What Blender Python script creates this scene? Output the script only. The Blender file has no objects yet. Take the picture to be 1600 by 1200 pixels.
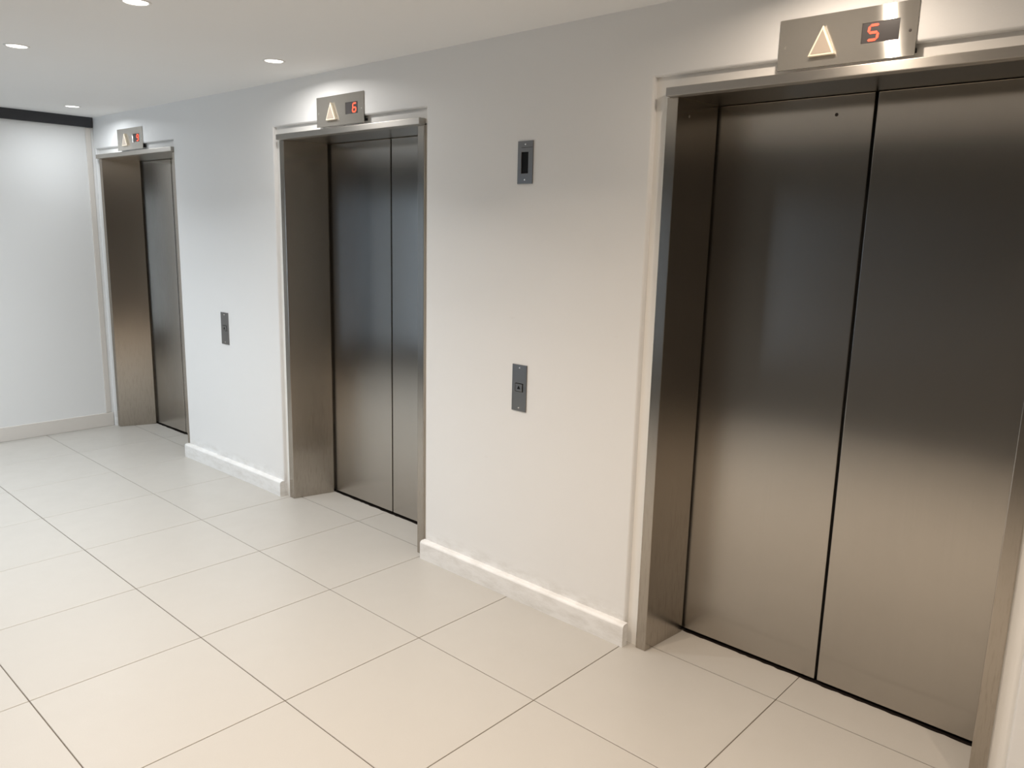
import bpy, bmesh, math, random
from mathutils import Matrix, Vector

random.seed(7)
S = bpy.context.scene
COL = S.collection

# ------------------------------------------------------------------ camera
F_PX, YAW, PITCH, ROLL = 1229.49, -0.737758, 0.189994, 0.0242502
CAM = Vector((0.976053, -2.423445, 1.577690))
def camera():
    cy, sy, cp, sp = math.cos(YAW), math.sin(YAW), math.cos(PITCH), math.sin(PITCH)
    fw = Vector((sy*cp, cy*cp, -sp)); rt = Vector((cy, -sy, 0)); up = rt.cross(fw)
    cr, sr = math.cos(ROLL), math.sin(ROLL)
    r2 = cr*rt + sr*up; u2 = -sr*rt + cr*up
    M = Matrix((r2, u2, -fw)).transposed().to_4x4(); M.translation = CAM
    c = bpy.data.cameras.new('camera'); c.sensor_width = 36; c.sensor_fit = 'HORIZONTAL'
    c.lens = 36*F_PX/1600; c.clip_start = 0.02
    o = bpy.data.objects.new('camera', c); COL.objects.link(o); o.matrix_world = M
    S.camera = o
camera()

# ------------------------------------------------------------------ world, light, exposure
S.view_settings.view_transform = 'Standard'; S.view_settings.look = 'None'
S.view_settings.gamma = 1; S.view_settings.use_curve_mapping = False
S.view_settings.exposure = 0.40
W = bpy.data.worlds.new('world'); S.world = W; W.use_nodes = True
W.node_tree.nodes['Background'].inputs[0].default_value = (0.55, 0.75, 1.0, 1)
W.node_tree.nodes['Background'].inputs[1].default_value = 1.0
FILL_WIN = (-5.2, -3.9, 0.25, 2.00)        # unseen window added behind the camera for cool fill light: x0,x1,z0,z1
YB = -3.6                             # wall behind the camera
DOWN_W, FILL_W = 6.2, 11.0
def area(name, loc, rot, sx, sy, power, color, shape='RECTANGLE', spread=180):
    l = bpy.data.lights.new(name, 'AREA'); l.shape = shape; l.size = sx
    if shape == 'RECTANGLE': l.size_y = sy
    l.energy = power; l.color = color; l.spread = math.radians(spread)
    o = bpy.data.objects.new(name, l); COL.objects.link(o); o.location = loc; o.rotation_euler = rot
    return o
area('window_fill', ((FILL_WIN[0]+FILL_WIN[1])/2, YB-0.22, (FILL_WIN[2]+FILL_WIN[3])/2), (math.pi/2, 0, 0), FILL_WIN[1]-FILL_WIN[0], FILL_WIN[3]-FILL_WIN[2], FILL_W, (0.70, 0.84, 1.0))  # added cool fill lamp outside the unseen window, brightens the lift wall
WARM = (1.0, 0.84, 0.69); MID = (1.0, 0.97, 0.935); COOL = (0.92, 0.965, 1.0)

# ------------------------------------------------------------------ material helpers
def mat(name, color, rough=0.5, metal=0.0, spec=0.5, emis=None, estr=0.0, aniso=0.0):
    m = bpy.data.materials.new(name); m.use_nodes = True
    b = m.node_tree.nodes['Principled BSDF']
    b.inputs['Base Color'].default_value = (*color, 1)
    b.inputs['Roughness'].default_value = rough; b.inputs['Metallic'].default_value = metal
    b.inputs['Specular IOR Level'].default_value = spec
    b.inputs['Anisotropic'].default_value = aniso
    if emis: b.inputs['Emission Color'].default_value = (*emis, 1); b.inputs['Emission Strength'].default_value = estr
    return m
class N:
    def __init__(s, m): s.t = m.node_tree; s.b = s.t.nodes['Principled BSDF']
    def new(s, ty, **kw):
        n = s.t.nodes.new(ty)
        for k, v in kw.items():
            if k.startswith('i_'): n.inputs[k[2:]].default_value = v
            else: setattr(n, k, v)
        return n
    def link(s, a, b): s.t.links.new(a, b)
    def coord(s, scale, kind='Object'):
        c = s.new('ShaderNodeTexCoord'); mp = s.new('ShaderNodeMapping'); mp.inputs['Scale'].default_value = scale
        s.link(c.outputs[kind], mp.inputs[0]); return mp.outputs[0]
    def noise(s, scale, vec, detail=2, rough=0.5):
        n = s.new('ShaderNodeTexNoise'); n.inputs['Scale'].default_value = scale
        n.inputs['Detail'].default_value = detail; n.inputs['Roughness'].default_value = rough
        s.link(vec, n.inputs['Vector']); return n.outputs['Fac']
    def remap(s, v, a, b, c, d):
        r = s.new('ShaderNodeMapRange'); r.inputs[1].default_value = a; r.inputs[2].default_value = b
        r.inputs[3].default_value = c; r.inputs[4].default_value = d; s.link(v, r.inputs[0]); return r.outputs[0]
    def mixc(s, fac, c1, c2):
        x = s.new('ShaderNodeMix', data_type='RGBA')
        for sock, c in ((x.inputs[6], c1), (x.inputs[7], c2)):
            if hasattr(c, 'node'): s.link(c, sock)
            else: sock.default_value = (*c, 1)
        if hasattr(fac, 'node'): s.link(fac, x.inputs[0])
        else: x.inputs[0].default_value = fac
        return x.outputs[2]
    def bump(s, h, strength, dist, prev=None):
        b = s.new('ShaderNodeBump'); b.inputs['Strength'].default_value = strength; b.inputs['Distance'].default_value = dist
        s.link(h, b.inputs['Height'])
        if prev is not None: s.link(prev, b.inputs['Normal'])
        return b.outputs[0]
    def to(s, v, sock): s.link(v, s.b.inputs[sock])

def steel(name, color, rough, brush, aniso, wave=0.0, stain=0.0):
    """brushed stainless steel; brush = 'v' or 'h' is the direction of the scratches"""
    m = mat(name, color, rough, 1.0, aniso=aniso); n = N(m)
    tv = n.new('ShaderNodeCombineXYZ')
    tv.inputs[0].default_value, tv.inputs[1].default_value, tv.inputs[2].default_value = (1, .12, 0) if brush == 'v' else (0, .12, 1)
    n.link(tv.outputs[0], n.b.inputs['Tangent'])
    sc = (260, 260, 2.2) if brush == 'v' else (2.2, 260, 260)
    g = n.noise(1.0, n.coord(sc), 3)
    patch = n.noise(2.3, n.coord((1, 1, .6)), 4, .6)
    c = n.mixc(n.remap(g, .3, .7, 0, 1), tuple(x*.985 for x in color), tuple(min(1, x*1.015) for x in color))
    c = n.mixc(n.remap(patch, .1, .9, 0, .30), c, tuple(x*.85 for x in color))
    if stain:
        st = n.noise(5, n.coord((30, 30, 3)), 4, .7)
        z = n.new('ShaderNodeSeparateXYZ'); n.link(n.coord((1, 1, 1)), z.inputs[0])
        zz = n.remap(z.outputs[2], 0.0, 1.3, 1, 0)
        mm = n.new('ShaderNodeMath', operation='MULTIPLY'); n.link(n.remap(st, .52, .66, 0, stain), mm.inputs[0]); n.link(zz, mm.inputs[1])
        c = n.mixc(mm.outputs[0], c, (.16, .10, .05))
    n.to(c, 'Base Color')
    n.to(n.remap(patch, .1, .9, rough-.02, rough+.03), 'Roughness')
    if wave:
        wv = n.noise(1.0, n.coord((4.2, 3, 1.6)), 1)
        n.to(n.bump(wv, 1.0, wave), 'Normal')
    return m

def paint(name, color, rough=.55, bump=.35, dirt=0.0, dirtz=.16):
    m = mat(name, color, rough); n = N(m)
    v = n.coord((1, 1, 1))
    big = n.noise(1.7, v, 3)
    c = n.mixc(n.remap(big, .3, .7, 0, 1), tuple(x*.985 for x in color), color)
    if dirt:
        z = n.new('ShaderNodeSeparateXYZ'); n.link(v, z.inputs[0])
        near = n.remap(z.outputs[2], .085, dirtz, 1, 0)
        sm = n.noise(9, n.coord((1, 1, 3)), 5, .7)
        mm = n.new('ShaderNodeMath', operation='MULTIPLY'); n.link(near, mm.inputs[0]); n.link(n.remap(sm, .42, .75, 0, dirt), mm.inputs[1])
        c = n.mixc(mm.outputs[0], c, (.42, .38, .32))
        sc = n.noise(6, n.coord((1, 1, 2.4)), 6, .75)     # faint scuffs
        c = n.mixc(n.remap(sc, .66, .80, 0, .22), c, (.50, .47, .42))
    n.to(c, 'Base Color')
    if bump: n.to(n.bump(n.noise(170, v, 2), bump, .0006), 'Normal')
    return m

M = {}
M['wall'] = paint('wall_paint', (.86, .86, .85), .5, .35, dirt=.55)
M['wallfar'] = paint('far_wall_paint', (.84, .845, .84), .5, .2)
M['trim'] = paint('trim_paint', (.88, .865, .83), .45, .1)
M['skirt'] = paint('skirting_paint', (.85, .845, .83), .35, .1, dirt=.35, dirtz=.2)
M['skirtfar'] = paint('far_skirting_paint', (.74, .70, .65), .5, .2)
M['ceiling'] = paint('ceiling_paint', (.88, .88, .875), .75, .1)
M['beam'] = paint('beam_paint', (.035, .036, .042), .5, .1)
M['darkwall'] = paint('dark_wall_paint', (.13, .127, .122), .5, .1)
M['sidewall'] = paint('side_wall_paint', (.34, .34, .34), .6, .1)
M['door'] = steel('door_steel', (.50, .47, .43), .205, 'v', .96, wave=.0010)
M['jamb'] = steel('jamb_steel', (.46, .42, .37), .22, 'v', .75, wave=.0004, stain=.3)
M['header'] = steel('header_steel', (.47, .445, .41), .42, 'h', .6, wave=.0003)
M['soffit'] = steel('soffit_steel', (.52, .48, .42), .30, 'v', .3)
M['plate'] = steel('indicator_steel', (.62, .59, .54), .135, 'h', 1.0)
def fan(m, tilts):
    """coarse horizontal brushing: the facets lean up and down, so a lamp draws an upright streak"""
    t = m.node_tree; b = t.nodes['Principled BSDF']; out = t.nodes['Material Output']
    g = t.nodes.new('ShaderNodeNewGeometry'); prev = None
    for k, d in enumerate(tilts):
        if k == 0: p = b
        else:
            p = t.nodes.new('ShaderNodeBsdfPrincipled')
            for i, a in enumerate(b.inputs):
                q = p.inputs[i]
                if not a.enabled or a.name == 'Weight': continue
                if a.is_linked and a.name != 'Normal': t.links.new(a.links[0].from_socket, q)
                elif hasattr(a, 'default_value') and a.name != 'Normal': q.default_value = a.default_value
        v = t.nodes.new('ShaderNodeVectorMath'); v.operation = 'ADD'; v.inputs[1].default_value = (0, 0, d)
        w = t.nodes.new('ShaderNodeVectorMath'); w.operation = 'NORMALIZE'
        t.links.new(g.outputs['Normal'], v.inputs[0]); t.links.new(v.outputs[0], w.inputs[0]); t.links.new(w.outputs[0], p.inputs['Normal'])
        if prev is None: prev = p.outputs[0]
        else:
            mx = t.nodes.new('ShaderNodeMixShader'); mx.inputs[0].default_value = 1/(k+1)
            t.links.new(prev, mx.inputs[1]); t.links.new(p.outputs[0], mx.inputs[2]); prev = mx.outputs[0]
    t.links.new(prev, out.inputs[0])
M['plate'].node_tree.nodes['Principled BSDF'].inputs['Metallic'].default_value = .82
fan(M['plate'], (-.32, -.20, -.07, .06, .18, .30))
M['switch'] = steel('switch_steel', (.28, .27, .26), .36, 'v', .5)
M['button'] = steel('button_steel', (.26, .25, .24), .34, 'v', .4)
M['black'] = mat('black_gap', (.008, .007, .006), .7)
M['rubber'] = mat('dark_sill', (.014, .010, .008), .7, spec=.2)
M['slot'] = mat('dark_slot', (.005, .005, .005), .5, spec=.15)
M['screw'] = mat('screw_head', (.80, .76, .70), .25, 1.0)
M['hole'] = mat('screw_hole', (.04, .03, .025), .6)
M['glass'] = mat('display_glass', (.06, .055, .055), .25)
M['arrow'] = mat('arrow_cream', (.86, .76, .60), .35)
M['arrowface'] = mat('arrow_face', (.40, .34, .28), .30)
M['red'] = mat('red_led', (.25, .02, .01), .5, emis=(1.0, .085, .03), estr=1.5)
M['lens'] = mat('lamp_lens', (1, 1, 1), .5, emis=(1.0, .96, .90), estr=3.2)
M['ring'] = mat('lamp_ring', (.82, .81, .79), .4)
M['grout'] = mat('grout', (.135, .11, .085), .9)
M['alu'] = mat('fill_window_frame_paint', (.10, .10, .105), .4)
gm = bpy.data.materials.new('fill_window_glass'); gm.use_nodes = True
_t = gm.node_tree; _t.nodes.clear()
_o = _t.nodes.new('ShaderNodeOutputMaterial'); _mx = _t.nodes.new('ShaderNodeMixShader'); _mx.inputs[0].default_value = .06
_tr = _t.nodes.new('ShaderNodeBsdfTransparent'); _gl = _t.nodes.new('ShaderNodeBsdfGlossy'); _gl.inputs['Roughness'].default_value = .02
_t.links.new(_tr.outputs[0], _mx.inputs[1]); _t.links.new(_gl.outputs[0], _mx.inputs[2]); _t.links.new(_mx.outputs[0], _o.inputs[0])
M['fill_pane'] = gm
def tile_mat():
    m = mat('tile_porcelain', (.66, .61, .545), .34); n = N(m)
    v = n.coord((1, 1, 1), 'Generated') if False else n.coord((1, 1, 1))
    sp = n.noise(420, v, 3, .7); big = n.noise(5, v, 4, .6)
    oi = n.new('ShaderNodeObjectInfo')
    c = n.mixc(n.remap(sp, .35, .7, 0, 1), (.475, .453, .415), (.525, .503, .463))
    c = n.mixc(n.remap(big, .3, .75, 0, .5), c, (.465, .443, .405))
    c = n.mixc(n.remap(oi.outputs['Random'], 0, 1, 0, .25), c, (.45, .43, .395))
    n.to(c, 'Base Color')
    n.to(n.remap(big, .3, .7, .30, .42), 'Roughness')
    n.to(n.bump(sp, .12, .0004), 'Normal')
    return m
M['tile'] = tile_mat()

# ------------------------------------------------------------------ geometry helpers
BX, BK = -3.3, 0.022                       # the far stretch of the lift wall runs a hair out of true
def bend(x): return BK*min(0.0, x-BX)
class MB:
    def __init__(s): s.bm = bmesh.new()
    def box(s, x0, x1, y0, y1, z0, z1, bev=0.0, seg=2):
        vs = [s.bm.verts.new((x, y, z)) for x in (x0, x1) for y in (y0, y1) for z in (z0, z1)]
        fs = [s.bm.faces.new([vs[i] for i in q]) for q in ((0,1,3,2),(4,6,7,5),(0,4,5,1),(2,3,7,6),(0,2,6,4),(1,5,7,3))]
        if bev:
            es = {e for f in fs for e in f.edges}
            bmesh.ops.bevel(s.bm, geom=list(es), offset=bev, segments=seg, profile=.5, affect='EDGES')
        return s
    def prism(s, pts, a0, a1, axis='z', bev=0.0, seg=2):
        """polygon pts extruded along an axis; pts are the two other coordinates in xyz order"""
        def P(p, a):
            return {'z': (p[0], p[1], a), 'y': (p[0], a, p[1]), 'x': (a, p[0], p[1])}[axis]
        A = [s.bm.verts.new(P(p, a0)) for p in pts]; B = [s.bm.verts.new(P(p, a1)) for p in pts]
        n = len(pts); fs = [s.bm.faces.new(A), s.bm.faces.new(B)]
        for i in range(n): fs.append(s.bm.faces.new((A[i], A[(i+1) % n], B[(i+1) % n], B[i])))
        if bev:
            es = {e for f in fs for e in f.edges}
            bmesh.ops.bevel(s.bm, geom=list(es), offset=bev, segments=seg, profile=.5, affect='EDGES')
        return s
    def lathe(s, prof, seg=32, axis='z', at=(0, 0, 0)):
        """prof: (radius, height) list; spun about an axis through at"""
        rings = []
        for r, h in prof:
            ring = []
            for k in range(seg if r > 1e-6 else 1):
                a = 2*math.pi*k/seg; c, d = r*math.cos(a), r*math.sin(a)
                p = (c, d, h) if axis == 'z' else (c, h, d)
                ring.append(s.bm.verts.new(Vector(p)+Vector(at)))
            rings.append(ring)
        for a, b in zip(rings, rings[1:]):
            for k in range(seg):
                q = [a[k % len(a)], a[(k+1) % len(a)], b[(k+1) % len(b)], b[k % len(b)]]
                q = list(dict.fromkeys(q))
                if len(q) >= 3: s.bm.faces.new(q)
        return s
    def build(s, name, m, parent=None, root=(0, 0, 0), bent=False, smooth=False):
        bmesh.ops.recalc_face_normals(s.bm, faces=s.bm.faces)
        if bent:
            for v in s.bm.verts: v.co.y += bend(v.co.x)
        for v in s.bm.verts: v.co -= Vector(root)
        me = bpy.data.meshes.new(name); s.bm.to_mesh(me); s.bm.free()
        me.materials.append(m if not isinstance(m, str) else M[m])
        if smooth:
            for p in me.polygons: p.use_smooth = True
            me.set_sharp_from_angle(angle=math.radians(12))
        o = bpy.data.objects.new(name, me); COL.objects.link(o)
        if parent: o.parent = parent
        else: o.location = root
        return o
def thing(name, label, cat, loc, group=None):
    o = bpy.data.objects.new(name, None); COL.objects.link(o); o.location = loc
    o.empty_display_size = .1
    o['label'] = label; o['category'] = cat
    if group: o['group'] = group
    return o
def struct(o, label=None):
    o['kind'] = 'structure'
    if label: o['label'] = label
    return o

# ------------------------------------------------------------------ room shell
XL, XR, XE = -5.455, 3.2, -9.0             # far wall, right wall, end of the side passage
ZC = 2.348
def zceil(x): return ZC + min(0.0, (x+1.0)*0.0022)

# three lifts: jamb front corners, splays, and the edges of the plastered recess
LIFTS = [dict(xl=-0.506, xr=0.603, sl=.020, sr=.036, wl=-0.600, wr=0.690),
         dict(xl=-2.955, xr=-1.845, sl=.060, sr=.050, wl=-3.046, wr=-1.778),
         dict(xl=-5.356, xr=-4.252, sl=.088, sr=.060, wl=-5.430, wr=-4.214)]
JW = .043                                   # width of a jamb's front face
ZH, ZR = 2.042, 2.114                       # underside of header, top of recess
YD = .262                                   # door face

def layered_wall(y0, y1, edges, ztop, open_top, bev):
    """wall slab y0..y1 with openings (xa,xb) from the floor to open_top; opening edges rounded by bev"""
    mb = MB(); bm = mb.bm
    xs = sorted({XL-.15, XR, BX} | {e for ab in edges for e in ab})
    zs = [0.0, open_top, ztop]
    def solid(i, j):
        xm = (xs[i]+xs[i+1])/2
        return not (j == 0 and any(a < xm < b for a, b in edges))
    V = {}
    def v(x, y, z):
        k = (round(x, 5), round(y, 5), round(z, 5))
        if k not in V: V[k] = bm.verts.new(k)
        return V[k]
    cells = {(i, j) for i in range(len(xs)-1) for j in range(2) if solid(i, j)}
    for i, j in cells:
        a, b, c, d = xs[i], xs[i+1], zs[j], zs[j+1]
        for y in (y0, y1): bm.faces.new((v(a, y, c), v(b, y, c), v(b, y, d), v(a, y, d)))
        if (i-1, j) not in cells: bm.faces.new((v(a, y0, c), v(a, y1, c), v(a, y1, d), v(a, y0, d)))
        if (i+1, j) not in cells: bm.faces.new((v(b, y0, c), v(b, y1, c), v(b, y1, d), v(b, y0, d)))
        if (i, j-1) not in cells: bm.faces.new((v(a, y0, c), v(b, y0, c), v(b, y1, c), v(a, y1, c)))
        if (i, j+1) not in cells: bm.faces.new((v(a, y0, d), v(b, y0, d), v(b, y1, d), v(a, y1, d)))
    if bev:
        es = []
        for e in bm.edges:
            p, q = e.verts[0].co, e.verts[1].co
            if abs(p.y-y0) > 1e-5 or abs(q.y-y0) > 1e-5: continue
            if abs(p.x-q.x) < 1e-5 and max(p.z, q.z) <= open_top+1e-5 and any(abs(p.x-s) < 1e-5 for ab in edges for s in ab): es.append(e)
            if abs(p.z-open_top) < 1e-5 and abs(q.z-open_top) < 1e-5 and any(a-1e-5 <= min(p.x, q.x) and max(p.x, q.x) <= b+1e-5 for a, b in edges): es.append(e)
        bmesh.ops.recalc_face_normals(bm, faces=bm.faces)
        bmesh.ops.bevel(bm, geom=es, offset=bev, segments=4, profile=.5, affect='EDGES')
    for vv in bm.verts:
        if abs(vv.co.z-ztop) < 1e-5: vv.co.z = zceil(vv.co.x)+.01
    return mb
wall = struct(layered_wall(0.0, .022, [(l['wl'], l['wr']) for l in LIFTS], ZC, ZR, .010).build('wall_back', 'wall', bent=True, smooth=True),
              'white painted elevator lobby wall with three elevator openings')
layered_wall(.022, .285, [(l['xl']-JW, l['xr']+JW) for l in LIFTS], ZC, ZH+.008, 0).build('recess', 'trim', wall, bent=True)
struct(MB().box(XL-.16, XR+.1, .32, .36, 0, 2.5).build('wall_shaft', 'black'), 'dark elevator shaft wall behind the doors')

# far wall on the left, with its frame, skirting and the dark beam over it
YF = -1.55
struct(MB().box(XL-.15, XL, YF, -.045, 0, 2.36).build('wall_left', 'wallfar'), 'white wall at the far end of the lobby')
struct(MB().box(XL, XL+.012, YF, -.052, 0, .106, .003).build('baseboard_left', 'skirtfar'), 'grey beige skirting along the far white wall')
struct(MB().box(XL, XL+.010, -.104, -.066, .108, 2.262, .003).build('trim_1', 'skirtfar'), 'white upright strip in the far corner')
struct(MB().box(XL, XL+.018, YF, -.052, 2.266, zceil(XL)+.004, .002).build('trim_2', 'beam'), 'dark grey beam strip under the ceiling over the far wall')

# skirting boards with rounded tops
def skirting(name, x0, x1, label):
    prof = [(.0, 0), (-.032, 0), (-.032, .078)]
    for k in range(1, 7):
        a = math.pi/2*k/6; prof.append((-.032+.016*(1-math.cos(a)), .078+.014*math.sin(a)))
    prof += [(.0, .092)]
    mb = MB(); n = 8
    xs = [x0+(x1-x0)*i/n for i in range(n+1)]
    rings = [[mb.bm.verts.new((x, p[0], p[1])) for p in prof] for x in xs]
    for a, b in zip(rings, rings[1:]):
        for i in range(len(prof)):
            j = (i+1) % len(prof); mb.bm.faces.new((a[i], a[j], b[j], b[i]))
    mb.bm.faces.new(rings[0]); mb.bm.faces.new(rings[-1])
    struct(mb.build(name, 'skirt', bent=True, smooth=True), label)
skirting('baseboard_back', -1.780, -.586, 'white rounded skirting between the near and middle elevators')
skirting('baseboard_back.001', -4.222, -3.040, 'white rounded skirting between the middle and far elevators')
skirting('baseboard_back.002', .695, XR, 'white rounded skirting right of the near elevator')

# ceiling
mb = MB()
xs = [XE-.2, -1.0, XR+.2]
bot = [[mb.bm.verts.new((x, y, zceil(x))) for y in (YB-.2, .4)] for x in xs]
top = [[mb.bm.verts.new((x, y, 2.5)) for y in (YB-.2, .4)] for x in xs]
for i in range(2):
    mb.bm.faces.new((bot[i][0], bot[i+1][0], bot[i+1][1], bot[i][1])); mb.bm.faces.new((top[i][0], top[i+1][0], top[i+1][1], top[i][1]))
    for k in (0, 1): mb.bm.faces.new((bot[i][k], bot[i+1][k], top[i+1][k], top[i][k]))
for i in (0, 2): mb.bm.faces.new((bot[i][0], bot[i][1], top[i][1], top[i][0]))
struct(mb.build('ceiling', 'ceiling'), 'plain off-white ceiling with recessed downlights')

# floor: grout bed with every tile laid on it
floor = struct(MB().box(XE-.2, XR+.2, YB-.2, .33, -.05, -.0025).build('floor', 'grout'), 'floor of large pale beige square tiles')
TX, TY, Y0, GAP = .600, .5966, .0573, .0032
def tile_mesh(x0, x1, y0, y1, chip=False):
    mb = MB(); g = GAP/2
    if chip:
        pts = [(x0+g, y0+g), (x1-g, y0+g)]
        n = 26
        for i in range(n+1):
            x = x1-g+(x0-x1+2*g)*i/n
            d = random.choice((0, 0, 0, .0012, .003, .005)) if 0 < i < n else 0
            pts.append((x, y1-d))
        mb.prism(pts, -.006, 0.0)
    else:
        mb.box(x0+g, x1-g, y0+g, y1-g, -.006, 0.0, .0012, 1)
    return mb
shared = None
ny = int((Y0-YB)/TY)+1
for a in range(ny):
    for b in range(-5, 16):
        x1 = -TX*(b-1)+0.0; x0 = x1-TX
        y1 = Y0-TY*a; y0 = y1-TY
        if x1 > XR or x0 < XE: continue
        if shared is None:
            t = tile_mesh(-TX/2, TX/2, -TY/2, TY/2).build('tile', 'tile', floor); shared = t.data
        else:
            t = bpy.data.objects.new('tile', shared); COL.objects.link(t); t.parent = floor
        t.location = ((x0+x1)/2, (y0+y1)/2, 0)
for k, (l, sp) in enumerate(zip(LIFTS, (0.0, -2.4, -4.8))):   # cut tiles inside each opening
    for xa, xb in ((l['xl']+.002, sp), (sp, l['xr']-.002)):
        o = tile_mesh(xa, xb, Y0, YD-.005+bend((xa+xb)/2), chip=True).build('tile', 'tile', floor)

# the sides of the lobby that the steel reflects
hw = MB()
hw.box(XE, FILL_WIN[0], YB-.15, YB, 0, 2.36).box(FILL_WIN[1], XR, YB-.15, YB, 0, 2.36)
hw.box(FILL_WIN[0], FILL_WIN[1], YB-.15, YB, 0, FILL_WIN[2]).box(FILL_WIN[0], FILL_WIN[1], YB-.15, YB, FILL_WIN[3], 2.36)
struct(hw.build('wall_front', 'darkwall'), 'dark wall behind the camera')
struct(MB().box(XR, XR+.15, YB, .32, 0, 2.36).build('wall_right', 'sidewall'), 'grey wall to the right of the lobby')
struct(MB().box(XE-.15, XE, YB, YF, 0, 2.36).build('wall_passage', 'sidewall'), 'grey end wall of the side passage')
struct(MB().box(XE, XL-.15, YF, YF+.15, 0, 2.36).build('wall_passage_side', 'sidewall'), 'grey side wall of the passage')
fill_win = struct(thing('fill_window_1', 'added dark framed window behind the camera, unseen, for cool fill light', 'window', (0, YB, 0))); del fill_win['category']  # unseen window, added only to let the cool fill lamp in
fm = MB()
for x in (FILL_WIN[0], (FILL_WIN[0]+FILL_WIN[1])/2-.03, FILL_WIN[1]-.06): fm.box(x, x+.06, YB-.10, YB-.03, FILL_WIN[2], FILL_WIN[3])
for z in (FILL_WIN[2], FILL_WIN[3]-.06): fm.box(FILL_WIN[0], FILL_WIN[1], YB-.095, YB-.035, z, z+.06)
fm.build('fill_window_frame', 'alu', fill_win, (0, YB, 0))
MB().box(FILL_WIN[0]+.02, FILL_WIN[1]-.02, YB-.068, YB-.062, FILL_WIN[2]+.02, FILL_WIN[3]-.02).build('fill_pane', 'fill_pane', fill_win, (0, YB, 0))

# ------------------------------------------------------------------ elevators
def elevator(l, label, keyhole=False):
    xl, xr = l['xl'], l['xr']; xc = (xl+xr)/2; xs = l.get('seam', xc)
    root = (xc, bend(xc), 0)
    t = thing('elevator', label, 'elevator', root, 'stainless steel elevators')
    kw = dict(parent=t, root=root, bent=True)
    yf, yb = .007, .249
    # jambs: front face and splayed return
    MB().prism([(xl-JW, .285), (xl-JW, yf), (xl, yf), (xl+l['sl'], yb), (xl+l['sl']-.024, yb+.003), (xl+l['sl']-.024, .285)], 0, ZH, 'z', .0022).build('jamb', 'jamb', smooth=True, **kw)
    MB().prism([(xr+JW, .285), (xr+JW, yf), (xr, yf), (xr-l['sr'], yb), (xr-l['sr']+.024, yb+.003), (xr-l['sr']+.024, .285)], 0, ZH, 'z', .0022).build('jamb', 'jamb', smooth=True, **kw)
    # header strip standing proud, soffit behind it
    MB().box(xl-JW+.008, xr+JW-.004, -.018, .021, ZH, 2.071, .0025).build('header', 'header', smooth=True, **kw)
    MB().box(xl-.02, xr+.02, .021, .30, ZH, ZH+.006).build('soffit', 'soffit', **kw)
    # two centre-opening leaves, slightly rounded along their edges
    for xa, xb in ((xl+l['sl']-.021, xs-.0045), (xs+.0045, xr-l['sr']+.021)):
        p = MB().box(xa, xb, YD, YD+.022, .011, 2.040, .003).build('door_panel', 'door', smooth=True, **kw)
        if keyhole and xa < xs-.1:
            MB().lathe([(0, YD-.0006), (.0055, YD-.0006), (.0055, YD+.004), (0, YD+.004)], 16, 'y', (xs-.121, 0, 1.980)).build('keyhole', 'hole', p, root, bent=True)
    MB().box(xs-.012, xs+.012, YD+.023, YD+.035, .013, 2.035).build('door_seal', 'black', **kw)
    MB().box(xl+l['sl']+.001, xr-l['sr']-.001, YD-.004, YD+.03, -.0024, .001).build('door_sill', 'rubber', **kw)
    # screw heads on the jamb return and face
    for (x, y, z, ax) in ((xl+.006, .075, 1.985, 'x'),):
        b = MB(); b.lathe([(0, -.0015), (.004, -.0012), (.005, 0), (0, 0)], 12, 'z')
        for v in b.bm.verts: v.co = Vector((x+.0015-v.co.z, y+v.co.x, z+v.co.y))
        b.build('screw', 'screw', **kw)
    return t
LIFTS[0]['seam'] = .056; LIFTS[1]['seam'] = -2.352
E1 = elevator(LIFTS[0], 'large brushed steel elevator with a small black keyhole high on its left leaf', True)
E2 = elevator(LIFTS[1], 'brushed steel elevator under the display reading 6, between the two call button plates')
E3 = elevator(LIFTS[2], 'brushed steel elevator beside the far white wall, its doors mostly hidden')

# ------------------------------------------------------------------ floor indicators above the doors
SEG = {'5': 'afgcd', '6': 'afgedc', '9': 'abcdfg'}
def digit(ch, x, z, w, h, y, slant=.12, th=.0068):
    mb = MB(); t = th
    def bar(p, q):
        (x0, z0), (x1, z1) = p, q
        dx, dz = x1-x0, z1-z0; L = math.hypot(dx, dz); ux, uz = dx/L, dz/L; nx, nz = -uz, ux
        g = t*.12
        pts = [(x0+ux*g, z0+uz*g), (x0+ux*(g+t/2)+nx*t/2, z0+uz*(g+t/2)+nz*t/2), (x1-ux*(g+t/2)+nx*t/2, z1-uz*(g+t/2)+nz*t/2),
               (x1-ux*g, z1-uz*g), (x1-ux*(g+t/2)-nx*t/2, z1-uz*(g+t/2)-nz*t/2), (x0+ux*(g+t/2)-nx*t/2, z0+uz*(g+t/2)-nz*t/2)]
        pts = [(x+px+slant*(pz), z+pz) for px, pz in pts]
        mb.prism(pts, y-.0012, y, 'y')
    P = {'tl': (0, h), 'tr': (w, h), 'ml': (0, h/2), 'mr': (w, h/2), 'bl': (0, 0), 'br': (w, 0)}
    E = {'a': ('tl', 'tr'), 'b': ('mr', 'tr'), 'c': ('br', 'mr'), 'd': ('bl', 'br'), 'e': ('bl', 'ml'), 'f': ('ml', 'tl'), 'g': ('ml', 'mr')}
    for s in SEG[ch]: bar(P[E[s][0]], P[E[s][1]])
    return mb
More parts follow.
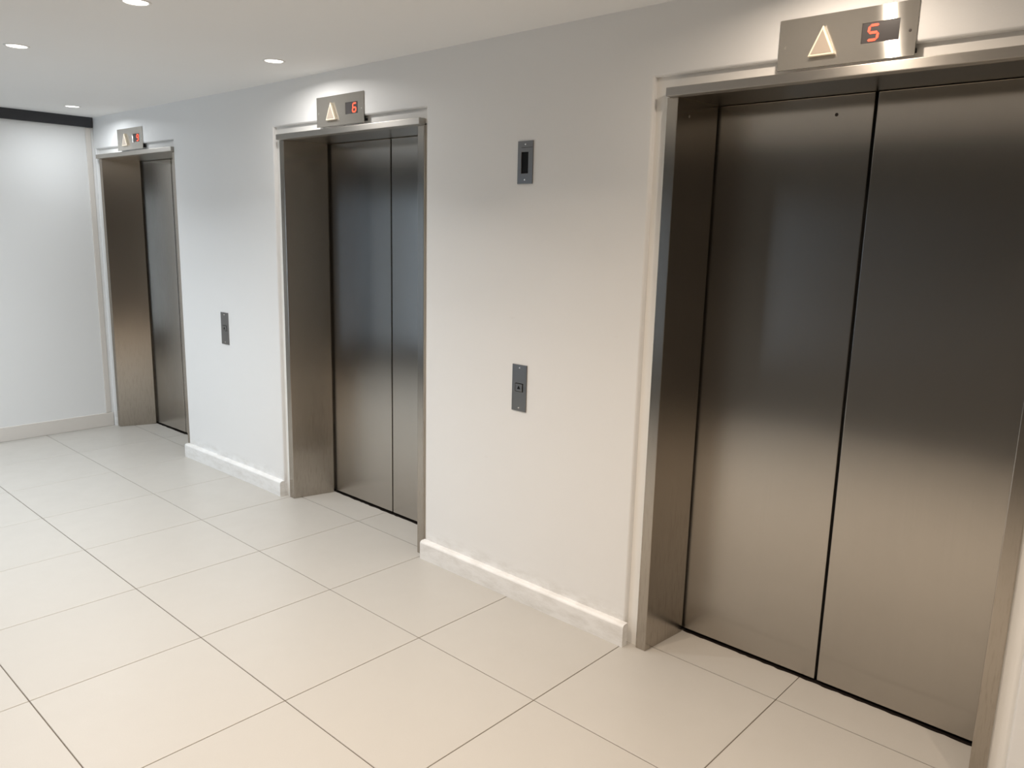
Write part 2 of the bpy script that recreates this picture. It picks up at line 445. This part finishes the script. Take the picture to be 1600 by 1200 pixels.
def plate_hole(x0, x1, z0, z1, hx0, hx1, hz0, hz1, y0, y1):
    mb = MB(); bm = mb.bm
    xs, zs = (x0, hx0, hx1, x1), (z0, hz0, hz1, z1)
    V = {(i, j, k): bm.verts.new((xs[i], y, zs[j])) for i in range(4) for j in range(4) for k, y in enumerate((y0, y1))}
    for i in range(3):
        for j in range(3):
            if i == j == 1: continue
            for k in (0, 1): bm.faces.new([V[i, j, k], V[i+1, j, k], V[i+1, j+1, k], V[i, j+1, k]])
    for i in range(3):
        for j in (0, 3): bm.faces.new([V[i, j, 0], V[i+1, j, 0], V[i+1, j, 1], V[i, j, 1]]); bm.faces.new([V[j, i, 0], V[j, i+1, 0], V[j, i+1, 1], V[j, i, 1]])
    for a, b in (((1, 1), (2, 1)), ((1, 2), (2, 2)), ((1, 1), (1, 2)), ((2, 1), (2, 2))):
        bm.faces.new([V[(*a, 0)], V[(*b, 0)], V[(*b, 1)], V[(*a, 1)]])
    bmesh.ops.recalc_face_normals(bm, faces=bm.faces)
    es = [e for e in bm.edges if len(e.link_faces) == 2 and e.calc_face_angle(0) > 1]
    bmesh.ops.bevel(bm, geom=es, offset=.0010, segments=2, profile=.5, affect='EDGES')
    return mb
def tri_inset(A, d):
    n = len(A); cx = sum(p[0] for p in A)/n; cz = sum(p[1] for p in A)/n
    out = []
    for i in range(n):
        p0, p1, p2 = Vector(A[i-1]), Vector(A[i]), Vector(A[(i+1) % n])
        u, w = (p0-p1).normalized(), (p2-p1).normalized()
        bis = (u+w).normalized(); s = math.sin(u.angle(w)/2)
        out.append(tuple(p1+bis*(d/s)))
    return out
def indicator(x0, ch, right, label, zo=0.0):
    w, z0, z1 = .392, 2.081+zo, 2.226+zo
    root = (x0+w/2, bend(x0+w/2), z0)
    t = thing('floor_indicator', label, 'display', root, 'floor indicators over the elevators')
    kw = dict(parent=t, root=root, bent=True)
    hx0, hx1, hz0, hz1 = x0+.245, x0+.346, z0+.047, z0+.102
    yp = -.005
    plate_hole(x0, x0+w, z0, z1, hx0, hx1, hz0, hz1, yp, -.0008).build('plate', 'plate', smooth=True, **kw)
    MB().box(x0+.03, x0+w-.002, .0, .0215, z0+.010, ZR-.012).build('back_box', 'black', **kw)
    d = MB().box(hx0+.0004, hx1-.0004, yp+.0022, -.0004, hz0+.0004, hz1-.0004).build('display', 'glass', **kw)
    dx = hx0+(.056 if right else .016)
    digit(ch, dx, hz0+.008, .026, .039, yp+.0022).build('digit', 'red', d, root, bent=True)
    # raised translucent arrow: prism body, rim and a darker face
    cx = x0+.137; A = [(cx-.040, z0+.028), (cx+.040, z0+.028), (cx, z0+.112)]
    rnd = MB(); rnd.prism(A, yp-.0135, yp, 'y', .0022, 3)
    a = rnd.build('arrow', 'arrow', smooth=True, **kw)
    MB().prism(tri_inset(A, .0055), yp-.0142, yp-.0125, 'y', .0005, 1).build('arrow_face', 'arrowface', a, root, bent=True)
    for k, (x, z) in enumerate(((x0+.021, z0+.066), (x0+w-.017, z0+.066))):
        m = 'hole' if (k == 1 and not right) else 'screw'
        MB().lathe([(0, yp-.0012), (.0030, yp-.0010), (.0040, yp), (0, yp)], 14, 'y', (x, 0, z)).build('screw', m, **kw)
    return t
indicator(-.158, '5', False, 'wide steel floor display with red 5 at the left of its dark window')
indicator(-2.617, '6', True, 'steel floor display reading 6 over the middle elevator')
indicator(-5.030, '9', True, 'small steel floor display with red 9 next to the far corner')

# ------------------------------------------------------------------ switch plates on the wall
def switch_plate(name, label, cat, x0, x1, z0, z1, kind, group=None):
    root = ((x0+x1)/2, bend(x0), z0)
    t = thing(name, label, cat, root, group)
    kw = dict(parent=t, root=root, bent=True); w = x1-x0; h = z1-z0
    if kind == 'key':
        hx0, hx1, hz0, hz1 = x0+.25*w, x0+.70*w, z0+.245*h, z0+.745*h
        plate_hole(x0, x1, z0, z1, hx0, hx1, hz0, hz1, -.0045, -.0002).build('plate', 'switch', smooth=True, **kw)
        MB().box(hx0, hx1, -.0012, -.0002, hz0, hz1).build('key_slot', 'slot', **kw)
        MB().box(x0+.25*w, x1-.04*w, -.0050, -.0044, z0+.842*h, z0+.852*h).build('seam_line', 'hole', **kw)
        sz = (z0+.10*h, z0+.92*h)
    else:
        bx0, bx1, bz0, bz1 = x0+.23*w, x0+.77*w, z0+.415*h, z0+.600*h
        plate_hole(x0, x1, z0, z1, bx0, bx1, bz0, bz1, -.0045, -.0002).build('plate', 'switch', smooth=True, **kw)
        b = MB().box(bx0+.0025, bx1-.0025, -.0070, -.0002, bz0+.0025, bz1-.0025, .0015).build('button', 'button', smooth=True, **kw)
        MB().box(bx0+.0002, bx1-.0002, -.0010, -.0002, bz0+.0002, bz1-.0002).build('button_recess', 'slot', **kw)
        c, m = (bx0+bx1)/2, (bz0+bz1)/2
        MB().prism([(c-.009, m-.006), (c+.009, m-.006), (c, m+.009)], -.0074, -.0069, 'y').build('button_mark', 'slot', b, root, bent=True)
        sz = (z0+.07*h, z0+.93*h)
    for z in sz:
        MB().lathe([(0, -.0056), (.0028, -.0054), (.0036, -.0044), (0, -.0044)], 14, 'y', ((x0+x1)/2, 0, z)).build('screw', 'screw', **kw)
switch_plate('key_switch_panel', 'narrow steel plate with a tall black slot, high on the wall', 'panel', -1.222, -1.141, 1.770, 1.936, 'key')
switch_plate('call_button_panel', 'steel call button plate beneath the slotted plate between near and middle elevators', 'button', -1.223, -1.142, .839, 1.037, 'call', 'call button plates')
switch_plate('call_button_panel', 'slim steel call button plate between the middle and far elevators', 'button', -3.705, -3.618, .845, 1.045, 'call', 'call button plates')

# ------------------------------------------------------------------ downlights
def downlight(x, y, label, color, power=DOWN_W, spread=128):
    z = zceil(x)
    t = thing('downlight', label, 'light', (x, y, z), 'recessed downlights')
    r = .041
    MB().lathe([(r, .004), (r, -.0015), (r+.004, -.0035), (r+.010, -.0025), (r+.012, .0005), (r+.012, .004)], 36).build('trim_ring', 'ring', t, smooth=True)
    MB().lathe([(0, -.0012), (r*.8, -.0011), (r+.0005, -.0006), (r+.0005, .003), (0, .003)], 36).build('lens', 'lens', t, smooth=True)
    area('downlight_lamp', (x, y, z-.006), (0, 0, 0), .032, .032, power, color, 'DISK', spread)
WALLW = 3.2
downlight(-2.516, -.302, 'round downlight close to the wall in front of the middle elevator', MID, WALLW, 165)
downlight(-4.952, -.352, 'small round downlight nearest the dark beam and far corner', COOL, WALLW, 165)
downlight(-3.191, -1.179, 'round downlight out in the ceiling, closest to the left border of the picture', COOL)
downlight(-2.033, -1.136, 'round downlight half cut off by the top border of the picture', MID)
downlight(.053, -.300, 'round downlight over the near elevator', WARM, WALLW, 165)
HIDDEN = 'round recessed downlight beyond the borders of the picture'
for y, xs in ((-1.16, (-4.35, -.875, .285, 1.44)), (-2.0, (-5.5, -4.35, -3.19, -2.03, -.875, .285, 1.44))):
    for x in xs: downlight(x, y, HIDDEN, COOL if x < -2.6 else MID if x < -1.5 else WARM)
